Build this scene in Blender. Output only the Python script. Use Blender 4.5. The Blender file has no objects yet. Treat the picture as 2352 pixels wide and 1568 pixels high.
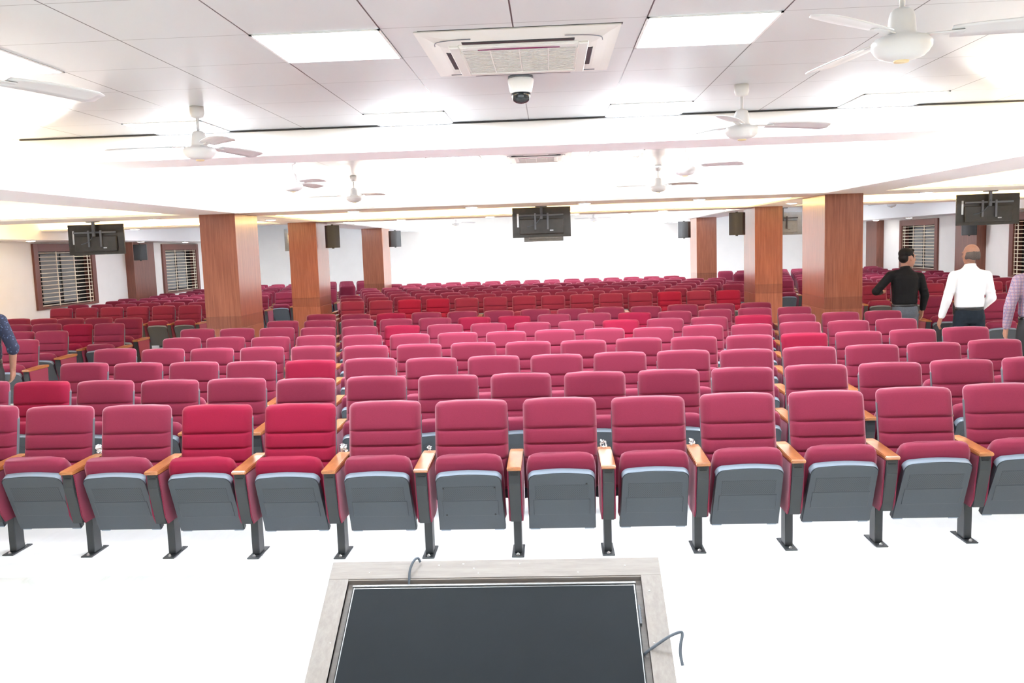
import bpy, bmesh, math, random
from mathutils import Vector, Matrix
random.seed(7)
SC = bpy.context.scene
COL = SC.collection
PI = math.pi

# ------------------------------------------------------------------ materials
def new_mat(name):
    m = bpy.data.materials.new(name); m.use_nodes = True
    nt = m.node_tree
    return m, nt, nt.nodes['Principled BSDF']

def mat(name, col, rough=0.5, metal=0.0, spec=0.5, noise=0.0, scale=20.0, bump=0.0, stretch=(1, 1, 1), emit=None, es=0.0, coat=0.0, sheen=0.0):
    m, nt, b = new_mat(name)
    b.inputs['Base Color'].default_value = (*col, 1)
    b.inputs['Roughness'].default_value = rough
    b.inputs['Metallic'].default_value = metal
    b.inputs['Specular IOR Level'].default_value = spec
    b.inputs['Coat Weight'].default_value = coat
    b.inputs['Coat Roughness'].default_value = 0.12
    if sheen:
        b.inputs['Sheen Weight'].default_value = sheen
        b.inputs['Sheen Roughness'].default_value = 0.4
        b.inputs['Sheen Tint'].default_value = (1, .62, .72, 1)
    if emit:
        b.inputs['Emission Color'].default_value = (*emit, 1)
        b.inputs['Emission Strength'].default_value = es
    if noise or bump:
        tc = nt.nodes.new('ShaderNodeTexCoord'); mp = nt.nodes.new('ShaderNodeMapping')
        mp.inputs['Scale'].default_value = stretch
        nz = nt.nodes.new('ShaderNodeTexNoise'); nz.inputs['Scale'].default_value = scale
        nz.inputs['Detail'].default_value = 4
        nt.links.new(tc.outputs['Object'], mp.inputs[0]); nt.links.new(mp.outputs[0], nz.inputs['Vector'])
        if noise:
            r = nt.nodes.new('ShaderNodeMapRange')
            r.inputs['From Min'].default_value = .3; r.inputs['From Max'].default_value = .7
            r.inputs['To Min'].default_value = 1 - noise; r.inputs['To Max'].default_value = 1 + noise
            mx = nt.nodes.new('ShaderNodeVectorMath'); mx.operation = 'SCALE'
            mx.inputs[0].default_value = col
            nt.links.new(nz.outputs['Fac'], r.inputs['Value']); nt.links.new(r.outputs[0], mx.inputs['Scale'])
            nt.links.new(mx.outputs[0], b.inputs['Base Color'])
        if bump:
            bp = nt.nodes.new('ShaderNodeBump'); bp.inputs['Strength'].default_value = bump
            bp.inputs['Distance'].default_value = .002
            nt.links.new(nz.outputs['Fac'], bp.inputs['Height']); nt.links.new(bp.outputs[0], b.inputs['Normal'])
    return m

def grain(name, c1, c2, scale, stretch, rough=.3, coat=.4, band=None):
    m, nt, b = new_mat(name)
    tc = nt.nodes.new('ShaderNodeTexCoord'); mp = nt.nodes.new('ShaderNodeMapping'); mp.inputs['Scale'].default_value = stretch
    nz = nt.nodes.new('ShaderNodeTexNoise'); nz.inputs['Scale'].default_value = scale; nz.inputs['Detail'].default_value = 6
    nz.inputs['Roughness'].default_value = .65
    cr = nt.nodes.new('ShaderNodeValToRGB')
    cr.color_ramp.elements[0].position = .32; cr.color_ramp.elements[0].color = (*c1, 1)
    cr.color_ramp.elements[1].position = .68; cr.color_ramp.elements[1].color = (*c2, 1)
    L = nt.links.new
    L(tc.outputs['Object'], mp.inputs[0]); L(mp.outputs[0], nz.inputs['Vector']); L(nz.outputs['Fac'], cr.inputs[0])
    L(cr.outputs[0], b.inputs['Base Color'])
    b.inputs['Roughness'].default_value = rough; b.inputs['Coat Weight'].default_value = coat; b.inputs['Coat Roughness'].default_value = .15
    return m

SEAT_RED = (.228, .024, .056)
M = {}
M['fabric'] = mat('crimson_fabric', SEAT_RED, .85, spec=.2, noise=.10, scale=420, bump=.25, sheen=.45)
M['fabric_vivid'] = mat('vivid_crimson_fabric', (.275, .010, .040), .85, spec=.2, noise=.10, scale=420, bump=.25, sheen=.10)
M['plastic'] = mat('charcoal_plastic', (.050, .061, .075), .42, noise=.08, scale=300, bump=.15)
M['rim'] = mat('rim_plastic_painted_sheen', (.27, .33, .40), .26)  # overhead sheen painted in as a paler grey; the pan stops share it
M['shell'] = mat('grey_plastic_shell', (.12, .13, .15), .45)
M['metal'] = mat('black_powder_coat', (.030, .034, .038), .38, noise=.06, scale=200)
M['bolt'] = mat('bolt_steel', (.7, .7, .7), .3, metal=1)
M['arm'] = grain('varnished_arm_wood', (.28, .085, .022), (.48, .19, .06), 6, (3, 1, 14), rough=.32, coat=.3)
M['veneer'] = grain('pillar_veneer', (.25, .076, .043), (.41, .142, .078), 3, (16, 16, .7), rough=.28, coat=.5)
M['veneer_dark'] = grain('pillar_veneer_band', (.20, .06, .036), (.31, .105, .06), 3, (16, 16, .7), rough=.28, coat=.5)
M['veneer_side'] = grain('darkened_pilaster_veneer', (.15, .045, .028), (.25, .085, .052), 3, (16, 16, .7), rough=.35, coat=.3)  # pillar veneer darkened in colour to offset strong light on the side walls
M['ply'] = grain('bare_plywood', (.28, .245, .23), (.35, .315, .295), 4, (1.5, 14, 14), rough=.6, coat=0)
M['ply2'] = grain('bare_plywood_rail', (.28, .245, .23), (.35, .315, .295), 4, (14, 1.5, 14), rough=.6, coat=0)
M['wall'] = mat('warm_white_wall', (.94, .925, .90), .7, noise=.015, scale=3)
M['plaster'] = mat('white_gypsum', (.93, .925, .92), .6)
M['white'] = mat('white_enamel', (.84, .84, .84), .3)
M['white_fan'] = mat('fan_enamel', (.66, .65, .65), .35)
M['acwhite'] = mat('air_conditioner_plastic', (.70, .68, .65), .4)
M['acgrille'] = mat('air_conditioner_grille', (.66, .635, .61), .5, noise=.05, scale=260)
M['dark'] = mat('dark_slot', (.015, .015, .017), .5)
M['black'] = mat('black_plastic', (.03, .03, .03), .35, noise=.2, scale=30)
M['tvback'] = mat('tv_back_plastic', (.035, .031, .026), .25, noise=.15, scale=12)
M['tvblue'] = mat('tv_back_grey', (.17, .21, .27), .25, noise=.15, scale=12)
M['tvreflect'] = mat('tv_back_painted_reflection', (.40, .46, .52), .2, noise=.1, scale=12)  # reflected light on the casing painted in as a pale base colour
M['screen'] = mat('matte_screen', (.008, .011, .0145), .6, spec=.2, noise=.08, scale=6)
M['film'] = mat('silver_edge', (.62, .64, .66), .25, metal=.6)
M['cable'] = mat('grey_cable', (.10, .12, .15), .45)
M['speaker'] = mat('speaker_black', (.03, .032, .034), .5)
M['mesh'] = mat('speaker_mesh', (.055, .06, .066), .6, noise=.3, scale=500)
M['brown'] = mat('brown_window_frame', (.19, .070, .052), .4)
M['cream'] = mat('cream_grille_paint', (.78, .70, .56), .4)
M['glass'] = mat('dark_night_glass', (.03, .035, .035), .06)
M['blind'] = mat('grey_shutter_panel', (.30, .31, .31), .5)
M['scrap'] = mat('white_plastic_scrap', (.85, .85, .86), .3)
M['led'] = mat('led_diffuser', (1, 1, 1), .5, emit=(.86, .94, 1.0), es=16)
M['led_soft'] = mat('led_diffuser_rear', (1, 1, 1), .5, emit=(.90, .96, 1.0), es=12)
M['led_stage'] = mat('led_diffuser_stage', (1, 1, 1), .5, emit=(.86, .94, 1.0), es=6.5)
M['led_warm'] = mat('led_diffuser_warm', (1, 1, 1), .5, emit=(1.0, .66, .42), es=12)
M['led_rear'] = mat('led_diffuser_strong', (1, 1, 1), .5, emit=(.92, .95, 1.0), es=28)
M['down'] = mat('downlight_lens', (1, 1, 1), .5, emit=(1, .93, .80), es=14)
M['cove'] = mat('warm_led_tape', (1, 1, 1), .5, emit=(1.0, .66, .26), es=13)
M['covew'] = mat('cool_led_tape', (1, 1, 1), .5, emit=(1.0, .93, .84), es=30)
M['covec'] = mat('cool_white_led_tape', (1, 1, 1), .5, emit=(.75, .84, 1.0), es=14)

def ceiling_mat():
    m, nt, b = new_mat('grid_ceiling_tiles')
    N = nt.nodes.new; L = nt.links.new
    tc = N('ShaderNodeTexCoord'); sp = N('ShaderNodeSeparateXYZ'); L(tc.outputs['Object'], sp.inputs[0])
    def line(axis, off, half):
        a = N('ShaderNodeMath'); a.operation = 'ADD'; a.inputs[1].default_value = off; L(sp.outputs[axis], a.inputs[0])
        w = N('ShaderNodeMath'); w.operation = 'PINGPONG'; w.inputs[1].default_value = .3025; L(a.outputs[0], w.inputs[0])
        c = N('ShaderNodeMath'); c.operation = 'LESS_THAN'; c.inputs[1].default_value = half; L(w.outputs[0], c.inputs[0])
        return c
    lx = line('X', 1.9564, .0036); ly = line('Y', -7.05, .0028)
    m1 = N('ShaderNodeMix'); m1.data_type = 'RGBA'; m1.inputs['A'].default_value = (.60, .617, .625, 1); m1.inputs['B'].default_value = (.26, .26, .26, 1)
    L(ly.outputs[0], m1.inputs['Factor'])
    m2 = N('ShaderNodeMix'); m2.data_type = 'RGBA'; m2.inputs['B'].default_value = (.07, .07, .07, 1)
    L(m1.outputs['Result'], m2.inputs['A']); L(lx.outputs[0], m2.inputs['Factor']); L(m2.outputs['Result'], b.inputs['Base Color'])
    b.inputs['Roughness'].default_value = .28; b.inputs['Specular IOR Level'].default_value = .45
    return m
M['tiles'] = ceiling_mat()

def marble_mat(name, base, vein, amt, rough):
    m, nt, b = new_mat(name); N = nt.nodes.new; L = nt.links.new
    tc = N('ShaderNodeTexCoord'); mp = N('ShaderNodeMapping'); mp.inputs['Rotation'].default_value = (0, 0, .7); mp.inputs['Scale'].default_value = (1.6, .5, 1)
    nz = N('ShaderNodeTexNoise'); nz.inputs['Scale'].default_value = 2.2; nz.inputs['Detail'].default_value = 7; nz.inputs['Distortion'].default_value = 1.2
    cr = N('ShaderNodeValToRGB')
    e = cr.color_ramp.elements; e[0].position = .44; e[0].color = (*base, 1); e[1].position = .62; e[1].color = (*base, 1)
    k = e.new(.52); k.color = tuple(base[i] * (1 - amt) + vein[i] * amt for i in range(3)) + (1,)
    L(tc.outputs['Object'], mp.inputs[0]); L(mp.outputs[0], nz.inputs['Vector']); L(nz.outputs['Fac'], cr.inputs[0]); L(cr.outputs[0], b.inputs['Base Color'])
    b.inputs['Roughness'].default_value = rough
    return m
M['marble'] = marble_mat('white_marble', (.80, .805, .79), (.64, .665, .63), .55, .22)
M['floor'] = marble_mat('white_floor_tile', (.92, .93, .94), (.87, .88, .89), .5, .30)

# ------------------------------------------------------------------ mesh helpers
def link(name, me, m, parent=None):
    o = bpy.data.objects.new(name, me); COL.objects.link(o)
    if m is not None:
        if len(me.materials) == 0: me.materials.append(m)
    if parent is not None: o.parent = parent
    return o

def finish(bm, name, smooth=False):
    me = bpy.data.meshes.new(name); bmesh.ops.recalc_face_normals(bm, faces=bm.faces[:]); bm.to_mesh(me); bm.free()
    if smooth: me.polygons.foreach_set('use_smooth', [True] * len(me.polygons))
    me.update(); return me

def merge(dst, src, mtx=None):
    if mtx is not None: bmesh.ops.transform(src, matrix=mtx, verts=src.verts[:])
    vm = {}
    for v in src.verts: vm[v] = dst.verts.new(v.co)
    for f in src.faces:
        try: dst.faces.new([vm[v] for v in f.verts])
        except ValueError: pass
    src.free()

def box(bm, x0, x1, y0, y1, z0, z1, bev=0.0, seg=2, mtx=None):
    t = bmesh.new(); bmesh.ops.create_cube(t, size=1)
    for v in t.verts:
        v.co = Vector(((x0 + x1) / 2 + v.co.x * (x1 - x0), (y0 + y1) / 2 + v.co.y * (y1 - y0), (z0 + z1) / 2 + v.co.z * (z1 - z0)))
    if bev: bmesh.ops.bevel(t, geom=t.edges[:], offset=bev, segments=seg, affect='EDGES', profile=.6)
    merge(bm, t, mtx)

def rings(bm, rs, cap=True):
    """rs: list of closed rings of points"""
    prev = None; first = None
    for r in rs:
        vs = [bm.verts.new(p) for p in r]
        if prev:
            n = len(vs)
            for i in range(n): bm.faces.new((prev[i], prev[(i + 1) % n], vs[(i + 1) % n], vs[i]))
        else: first = vs
        prev = vs
    if cap:
        bm.faces.new(first); bm.faces.new(prev)

def lathe(bm, prof, cx=0, cy=0, cz=0, n=24):
    rings(bm, [[(cx + r * math.cos(2 * PI * i / n), cy + r * math.sin(2 * PI * i / n), cz + z) for i in range(n)] for r, z in prof])

def tube(bm, pts, r, n=8):
    pts = [Vector(p) for p in pts]; rs = []
    up = Vector((0, 0, 1))
    for i, p in enumerate(pts):
        d = (pts[min(i + 1, len(pts) - 1)] - pts[max(i - 1, 0)]).normalized()
        a = d.cross(up)
        if a.length < 1e-3: a = d.cross(Vector((1, 0, 0)))
        a.normalize(); b = d.cross(a)
        rs.append([p + a * r * math.cos(2 * PI * k / n) + b * r * math.sin(2 * PI * k / n) for k in range(n)])
    rings(bm, rs)

def spline(pts, n=8):
    P = [Vector(p) for p in pts]; P = [P[0]] + P + [P[-1]]; out = []
    for i in range(1, len(P) - 2):
        for k in range(n):
            t = k / n
            out.append(.5 * ((2 * P[i]) + (P[i + 1] - P[i - 1]) * t + (2 * P[i - 1] - 5 * P[i] + 4 * P[i + 1] - P[i + 2]) * t * t + (3 * P[i] - P[i - 1] - 3 * P[i + 1] + P[i + 2]) * t ** 3))
    out.append(P[-2]); return out

def prism(bm, poly, axis, a0, a1, bev=0.0, mtx=None):
    t = bmesh.new()
    def P(p, a): return {'X': (a, p[0], p[1]), 'Y': (p[0], a, p[1]), 'Z': (p[0], p[1], a)}[axis]
    rings(t, [[P(p, a0) for p in poly], [P(p, a1) for p in poly]])
    bmesh.ops.recalc_face_normals(t, faces=t.faces[:])
    if bev: bmesh.ops.bevel(t, geom=t.edges[:], offset=bev, segments=2, affect='EDGES')
    merge(bm, t, mtx)

def make(name, fn, m, parent=None, smooth=False):
    bm = bmesh.new(); fn(bm)
    return link(name, finish(bm, name, smooth), m, parent)

def empty(name, loc=(0, 0, 0), rz=0.0):
    o = bpy.data.objects.new(name, None); COL.objects.link(o); o.location = loc; o.rotation_euler = (0, 0, rz)
    o.empty_display_size = .1
    return o

def tag(o, label, cat, group=None, kind=None):
    o['label'] = label
    if cat: o['category'] = cat
    if group: o['group'] = group
    if kind: o['kind'] = kind
    return o

def struct(name, fn, m, parent=None):
    o = make(name, fn, m, parent)
    if parent is None: o['kind'] = 'structure'
    return o

def copy_tree(o, parent=None):
    c = o.copy(); COL.objects.link(c)
    if parent is not None: c.parent = parent
    for ch in list(o.children): copy_tree(ch, c)
    return c

ORD = ['zeroth', 'first', 'second', 'third', 'fourth', 'fifth', 'sixth', 'seventh', 'eighth', 'ninth', 'tenth', 'eleventh', 'twelfth',
       'thirteenth', 'fourteenth', 'fifteenth', 'sixteenth', 'seventeenth', 'eighteenth', 'nineteenth', 'twentieth']

# ------------------------------------------------------------------ camera
F_PX, YAW, PITCH, ROLL, CAM_H = 1981.92, -.0471555, .1099795, -.0324667, 1.9127
fw = Vector((math.sin(YAW) * math.cos(PITCH), math.cos(YAW) * math.cos(PITCH), -math.sin(PITCH)))
rt = Vector((math.cos(YAW), -math.sin(YAW), 0)); up = rt.cross(fw)
rt2 = rt * math.cos(ROLL) + up * math.sin(ROLL); up2 = -rt * math.sin(ROLL) + up * math.cos(ROLL)
cam = bpy.data.cameras.new('camera'); co = bpy.data.objects.new('camera', cam); COL.objects.link(co)
co.matrix_world = Matrix(((rt2.x, up2.x, -fw.x, 0), (rt2.y, up2.y, -fw.y, 0), (rt2.z, up2.z, -fw.z, CAM_H), (0, 0, 0, 1)))
cam.sensor_width = 36; cam.lens = 36 * F_PX / 2352; cam.clip_start = .05; cam.clip_end = 200
SC.camera = co
def project(x, y, z):
    d = Vector((x, y, z - CAM_H)); k = d.dot(fw)
    if k < .1: return (-9999, -9999, k)
    return (1176 + F_PX * d.dot(rt2) / k, 784 - F_PX * d.dot(up2) / k, k)

# ------------------------------------------------------------------ room shell
XL, XR, YB, YF = -11.0, 10.3, 29.2, -3.6      # left wall, right wall, back wall, wall behind the stage
ZC, ZB = 2.913, 2.50                          # coffer ceiling, underside of the beams
BL0, BL1, BR0, BR1 = -5.22, -4.42, 3.82, 4.60 # the two long beams (outer / inner edges)

struct('floor', lambda b: box(b, XL - .3, XR + .3, 4.94, YB + .3, -.1, 0), M['floor'])
struct('floor_marble', lambda b: box(b, XL - .3, XR + .3, YF - .3, 4.94, -.1, 0), M['marble'])
struct('ceiling', lambda b: box(b, XL - .3, XR + .3, YF - .3, YB + .3, ZC, ZC + .1), M['tiles'])
struct('wall_back', lambda b: box(b, XL - .3, XR + .3, YB, YB + .15, 0, ZC), M['wall'])
struct('wall_front', lambda b: box(b, XL - .3, XR + .3, YF - .15, YF, 0, ZC), M['wall'])

WZ0, WZ1 = .87, 2.29
def wall_with_windows(b, x0, x1, wins):
    y = YF
    for a, c in sorted(wins):
        box(b, x0, x1, y, a, 0, ZC); box(b, x0, x1, a, c, 0, WZ0); box(b, x0, x1, a, c, WZ1, ZC); y = c
    box(b, x0, x1, y, YB, 0, ZC)
WL = [(17.96, 20.45), (24.1, 26.6)]; WR = [(23.5, 26.0), (17.3, 19.9)]
struct('wall_left', lambda b: wall_with_windows(b, XL - .2, XL, WL), M['wall'])
struct('wall_right', lambda b: wall_with_windows(b, XR, XR + .2, WR), M['wall'])

def window(n, X, s, y0, y1):
    """s = +1 if the room lies towards +X of the wall face X"""
    root = empty('window_%d' % n, (X, (y0 + y1) / 2, WZ0)); root['kind'] = 'structure'
    w = (y1 - y0) / 2; h = WZ1 - WZ0; fwid = .17
    def fr(b):
        for a, c, z0, z1 in ((-w, -w + fwid, 0, h), (w - fwid, w, 0, h), (-w + fwid, w - fwid, h - fwid, h), (-w + fwid, w - fwid, 0, .05)):
            box(b, min(s * .05, -s * .18), max(s * .05, -s * .18), a, c, z0, z1, .006)
    make('window_frame', fr, M['brown'], root)
    iy0, iy1, iz0, iz1 = -w + fwid, w - fwid, .05, h - fwid
    make('glass_pane', lambda b: box(b, min(-s * .16, -s * .165), max(-s * .16, -s * .165), iy0, iy1, iz0, iz1), M['glass'], root)
    def sh(b):
        for k, (a, c) in enumerate(((.02, .11), (.17, .46), (.54, .80))):
            L = iy1 - iy0
            box(b, min(-s * .14, -s * .15), max(-s * .14, -s * .15), iy0 + L * a, iy0 + L * c, iz0 + .06, iz1 - .06)
    make('sliding_sash_panel', sh, M['blind'], root)
    def gr(b):
        for i in range(14):
            z = iz0 + .03 + (iz1 - iz0 - .06) * i / 13
            tube(b, [(s * .01, iy0 - .02, z), (s * .01, iy1 + .02, z)], .011, 6)
        for t in (0.02, .34, .67, .94, 1.0):
            y = iy0 + (iy1 - iy0) * t
            box(b, min(0, s * .012), max(0, s * .012), y - .016, y + .016, iz0, iz1)
    make('security_grille', gr, M['cream'], root)
for i, (a, c) in enumerate(WL): window(i + 1, XL, 1, a, c)
for i, (a, c) in enumerate(WR): window(i + 3, XR, -1, a, c)

# beams: gypsum core with a thin soffit board that overhangs and hides LED tape
def beam(name, x0, x1, y0, y1, sides, tape, z=ZB):
    """sides: string of l r f b; those sides have the cove ledge"""
    lg = .11
    cx0 = x0 + (lg if 'l' in sides else 0); cx1 = x1 - (lg if 'r' in sides else 0)
    cy0 = y0 + (lg if 'f' in sides else 0); cy1 = y1 - (lg if 'b' in sides else 0)
    def core(b):
        box(b, x0, x1, y0, y1, z, z + .03)
        box(b, cx0, cx1, cy0, cy1, z + .03, ZC)
    o = struct(name, core, M['plaster'])
    for sd in sides:
        tm = tape.get(sd)
        if tm is None: continue
        e = .03
        r = {'l': (x0 + e, x0 + e + .03, y0, y1), 'r': (x1 - e - .03, x1 - e, y0, y1), 'f': (x0, x1, y0 + e, y0 + e + .03), 'b': (x0, x1, y1 - e - .03, y1 - e)}[sd]
        make('led_tape', lambda b: box(b, r[0], r[1], r[2], r[3], z + .031, z + .043), M[tm], o)
CB = [(12.15, 13.25), (16.70, 17.62)]
segs = [(YF, CB[0][0]), (CB[0][1], CB[1][0]), (CB[1][1], YB)]
nb = 1
for i, (a, c) in enumerate(segs):
    if i == 0:
        beam('trim_1', BL0, BL1, a, 7.0, 'lr', {'l': 'cove', 'r': 'cove'}); beam('trim_2', BR0, BR1, a, 7.0, 'lr', {'l': 'cove', 'r': 'cove'})
        beam('trim_3', BL0, BL1, 7.0, c, 'lr', {'l': 'cove', 'r': 'covew'}); beam('trim_4', BR0, BR1, 7.0, c, 'lr', {'l': 'covew', 'r': 'cove'})
    else:
        wt = 'cove' if i == 1 else 'covew'
        beam('trim_%d' % (3 + 2 * i), BL0, BL1, a, c, 'lr', {'l': 'cove' if i == 1 else 'covec', 'r': wt}); beam('trim_%d' % (4 + 2 * i), BR0, BR1, a, c, 'lr', {'l': wt, 'r': 'cove' if i == 1 else 'covec'})
nb = 9
for i, (a, c) in enumerate(CB):
    for (x0, x1) in ((XL, BL0), (BL0, BL1), (BL1, BR0), (BR0, BR1), (BR1, XR)):
        mid = x0 in (BL0, BR0)
        cent = x0 == BL1
        sd = '' if mid else 'fb'
        t = {'f': ('covew' if (i == 0 and cent) else 'cove'), 'b': ('cove' if (i == 0 or not cent) else 'covew')}
        if i == 1 and not cent: t['b'] = 'covec'
        beam('trim_%d' % nb, x0, x1, a, c, sd, t); nb += 1
# shallow cross beam over the third row
struct('trim_%d' % nb, lambda b: box(b, BL1, BR0, 7.055, 7.64, 2.705, ZC), M['plaster']); nb += 1
# dark shadow gap between the tiles and that beam
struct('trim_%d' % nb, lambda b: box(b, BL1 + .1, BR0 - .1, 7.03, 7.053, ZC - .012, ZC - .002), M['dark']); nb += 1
# lowered ceiling strips along the side walls
for (x0, x1) in ((XL, XL + 1.0), (XR - 1.0, XR)):
    struct('trim_%d' % nb, lambda b: box(b, x0, x1, YF, YB, 2.335, ZC), M['plaster']); nb += 1

# ------------------------------------------------------------------ pillars
PW, PD = .52, .92
def pillar(x0, x1, y0, y1, label, zt=ZB):
    root = empty('pillar', ((x0 + x1) / 2, (y0 + y1) / 2, 0))
    tag(root, label, 'pillar', 'wood-panelled pillars')
    w, d = (x1 - x0) / 2, (y1 - y0) / 2
    make('veneer_cladding', lambda b: (box(b, -w, w, -d, d, .0, .86, .004, 1), box(b, -w, w, -d, d, 1.03, zt, .004, 1)), M['veneer'], root)
    make('veneer_band', lambda b: box(b, -w + .001, w - .001, -d + .001, d - .001, .86, 1.03), M['veneer_dark'], root)['label'] = 'darker brown veneer band'
    return root
pillar(-5.00, -4.48, 12.25, 13.20, 'tall reddish wood pillar, largest on the left, behind the sixth row of seats')
pillar(-5.08, -4.53, 16.72, 17.60, 'wood pillar with a black speaker, second nearest on the left')
pillar(-5.00, -4.45, 22.95, 24.0, 'wood pillar with a black speaker, farthest on the left near the white back wall')
pillar(3.93, 4.47, 12.62, 13.72, 'tall reddish wood pillar, largest on the right, next to the man in black')
pillar(3.89, 4.41, 16.68, 17.62, 'wood pillar with a black speaker, second nearest on the right')
pillar(3.885, 4.41, 23.2, 24.25, 'wood pillar with a black speaker, farthest on the right near the white back wall')
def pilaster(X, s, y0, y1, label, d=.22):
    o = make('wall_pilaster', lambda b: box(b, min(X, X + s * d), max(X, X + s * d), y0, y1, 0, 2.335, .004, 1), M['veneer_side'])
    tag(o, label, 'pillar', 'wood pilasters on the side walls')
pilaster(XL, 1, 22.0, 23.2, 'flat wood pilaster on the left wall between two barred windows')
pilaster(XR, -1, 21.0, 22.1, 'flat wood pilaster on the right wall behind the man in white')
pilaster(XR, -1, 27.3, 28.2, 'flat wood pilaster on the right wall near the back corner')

# ------------------------------------------------------------------ ceiling fittings
def cell(i): return -1.9564 + .605 * i
def ceiling_light(x0, y0, label, sx=.605, sy=.605, m='led', z=ZC, group='square panel lights'):
    root = empty('ceiling_light', (x0 + sx / 2, y0 + sy / 2, z)); tag(root, label, 'light', group)
    def fr(b):
        for a in ((-sx / 2, -sx / 2 + .012, -sy / 2, sy / 2), (sx / 2 - .012, sx / 2, -sy / 2, sy / 2), (-sx / 2, sx / 2, -sy / 2, -sy / 2 + .012), (-sx / 2, sx / 2, sy / 2 - .012, sy / 2)):
            box(b, *a, -.006, -.0005)
    make('frame', fr, M['white'], root)
    make('diffuser', lambda b: box(b, -sx / 2 + .012, sx / 2 - .012, -sy / 2 + .012, sy / 2 - .012, -.004, -.001), M[m], root)
    return root
colname = {-2: 'far left', 1: 'left of the air conditioner', 4: 'right of the air conditioner', 7: 'at the far right'}
for ci in (-2, 1, 4):
    ceiling_light(cell(ci), 4.025, {-2: 'square white ceiling panel light cut by the left edge, above the left fan', 1: 'bright square ceiling panel light just left of the near air conditioner', 4: 'bright square ceiling panel light just right of the near air conditioner'}[ci])
ceiling_light(cell(7), 4.025, 'square ceiling panel light at the right edge beyond the big white fan', sx=.605)
for ci in (-2, 1, 4, 7):
    ceiling_light(cell(ci), 6.44, {-2: 'square ceiling panel light at the cross beam, leftmost of that row', 1: 'square ceiling panel light at the cross beam, second from left', 4: 'square ceiling panel light at the cross beam, third from left', 7: 'square ceiling panel light at the cross beam, rightmost of that row'}[ci])
ceiling_light(cell(1), 9.65, 'square ceiling panel light beyond the cross beam beside the small second air conditioner')
# rows of the same fittings elsewhere in the hall, some added for brightness
def lamp_row(y, xs, txt, m='led_soft'):
    for k, x in enumerate(xs): ceiling_light(x, y, txt % ORD[k + 1], m=m)
lamp_row(-1.0, [cell(-2), cell(1), cell(4), cell(7)], 'square ceiling panel light over the stage, %s from left', 'led_stage')
lamp_row(1.6, [cell(-2), cell(1), cell(4), cell(7)], 'square ceiling panel light at the stage front, %s from left', 'led_stage')
lamp_row(9.65, [cell(4)], 'square ceiling panel light in the second bay, right side, %s one')
lamp_row(8.44, [cell(-2) - .3, cell(1), cell(4), cell(7) + .3], 'added unseen panel light just behind the cross beam, %s from left', 'led_rear')  # hidden row added to brighten the middle seat rows
lamp_row(14.7, [-3.2, -.45, 2.2], 'square ceiling panel light in the third bay, %s from left', 'led_warm')
lamp_row(22.6, [-3.2, -.45, 2.2], 'square ceiling panel light in the rear bay, %s from left', 'led_rear')
lamp_row(25.6, [-3.2, -.45, 2.2], 'square ceiling panel light near the back wall, %s from left', 'led_rear')
lamp_row(20.0, [-8.3, 7.0], 'square ceiling panel light in the rear side bays, %s from left', 'led_rear')
lamp_row(25.6, [-8.3, 7.0], 'square ceiling panel light in the rear corners, %s from left', 'led_rear')
lamp_row(9.0, [-8.3, 7.0], 'square ceiling panel light in the front side bays, %s from left', 'led_rear')
lamp_row(14.9, [-9.3, 8.2], 'added unseen panel light in the side bays between the beams, %s from left', 'led_warm')  # hidden pair added to brighten the side walls
lamp_row(4.0, [-8.3, 7.0], 'square ceiling panel light beside the stage, %s from left', 'led_soft')

def downlight(x, y, z, label):
    root = empty('downlight', (x, y, z)); tag(root, label, 'light', 'round recessed downlights')
    make('trim_ring', lambda b: lathe(b, [(.105, 0), (.105, -.008), (.085, -.012), (.08, 0)], n=20), M['white'], root)
    make('lens', lambda b: lathe(b, [(.082, -.002), (.08, -.013), (.05, -.02)], n=20), M['down'], root)
DL = [(-2.87, 12.7, ZB, 'round downlight on the near beam, just right of the left pillar'), (-1.13, 12.7, ZB, 'round downlight on the near beam, left of the hanging television'),
      (.52, 12.7, ZB, 'round downlight on the near beam, right of the hanging television'), (2.17, 12.7, ZB, 'round downlight on the near beam, left of the large right pillar'),
      (-6.0, 13.0, ZB, 'round downlight on the beam between left television and large left pillar'), (-9.0, 12.9, ZB, 'round downlight at the far left end of the near beam'),
      (5.5, 13.0, ZB, 'round downlight on the beam right of the large right pillar'),
      (-4.75, 14.7, ZB, 'round downlight between the two nearest left pillars'), (4.2, 15.3, ZB, 'round downlight between the two nearest right pillars'),
      (-1.15, 16.95, ZB, 'round downlight on the second beam, left of the hanging television'), (.5, 16.95, ZB, 'round downlight on the second beam, right of the hanging television'),
      (2.2, 16.95, ZB, 'round downlight on the second beam, near the right fans'), (-2.9, 16.95, ZB, 'round downlight on the second beam, near the far left fan'),
      (-8.3, 17.1, ZB, 'round downlight on the second beam above the left barred windows'),
      (-10.4, 17.0, 2.335, 'round downlight by the left wall above the first barred window'), (-10.45, 21.8, 2.335, 'round downlight by the left wall above the pilaster'),
      (-10.45, 24.5, 2.335, 'round downlight by the left wall above the second barred window'), (9.8, 24.2, 2.335, 'round downlight by the right wall above the barred window'),
      (9.8, 26.6, 2.335, 'round downlight by the right wall near the back corner')]
for a in DL: downlight(*a)

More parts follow.
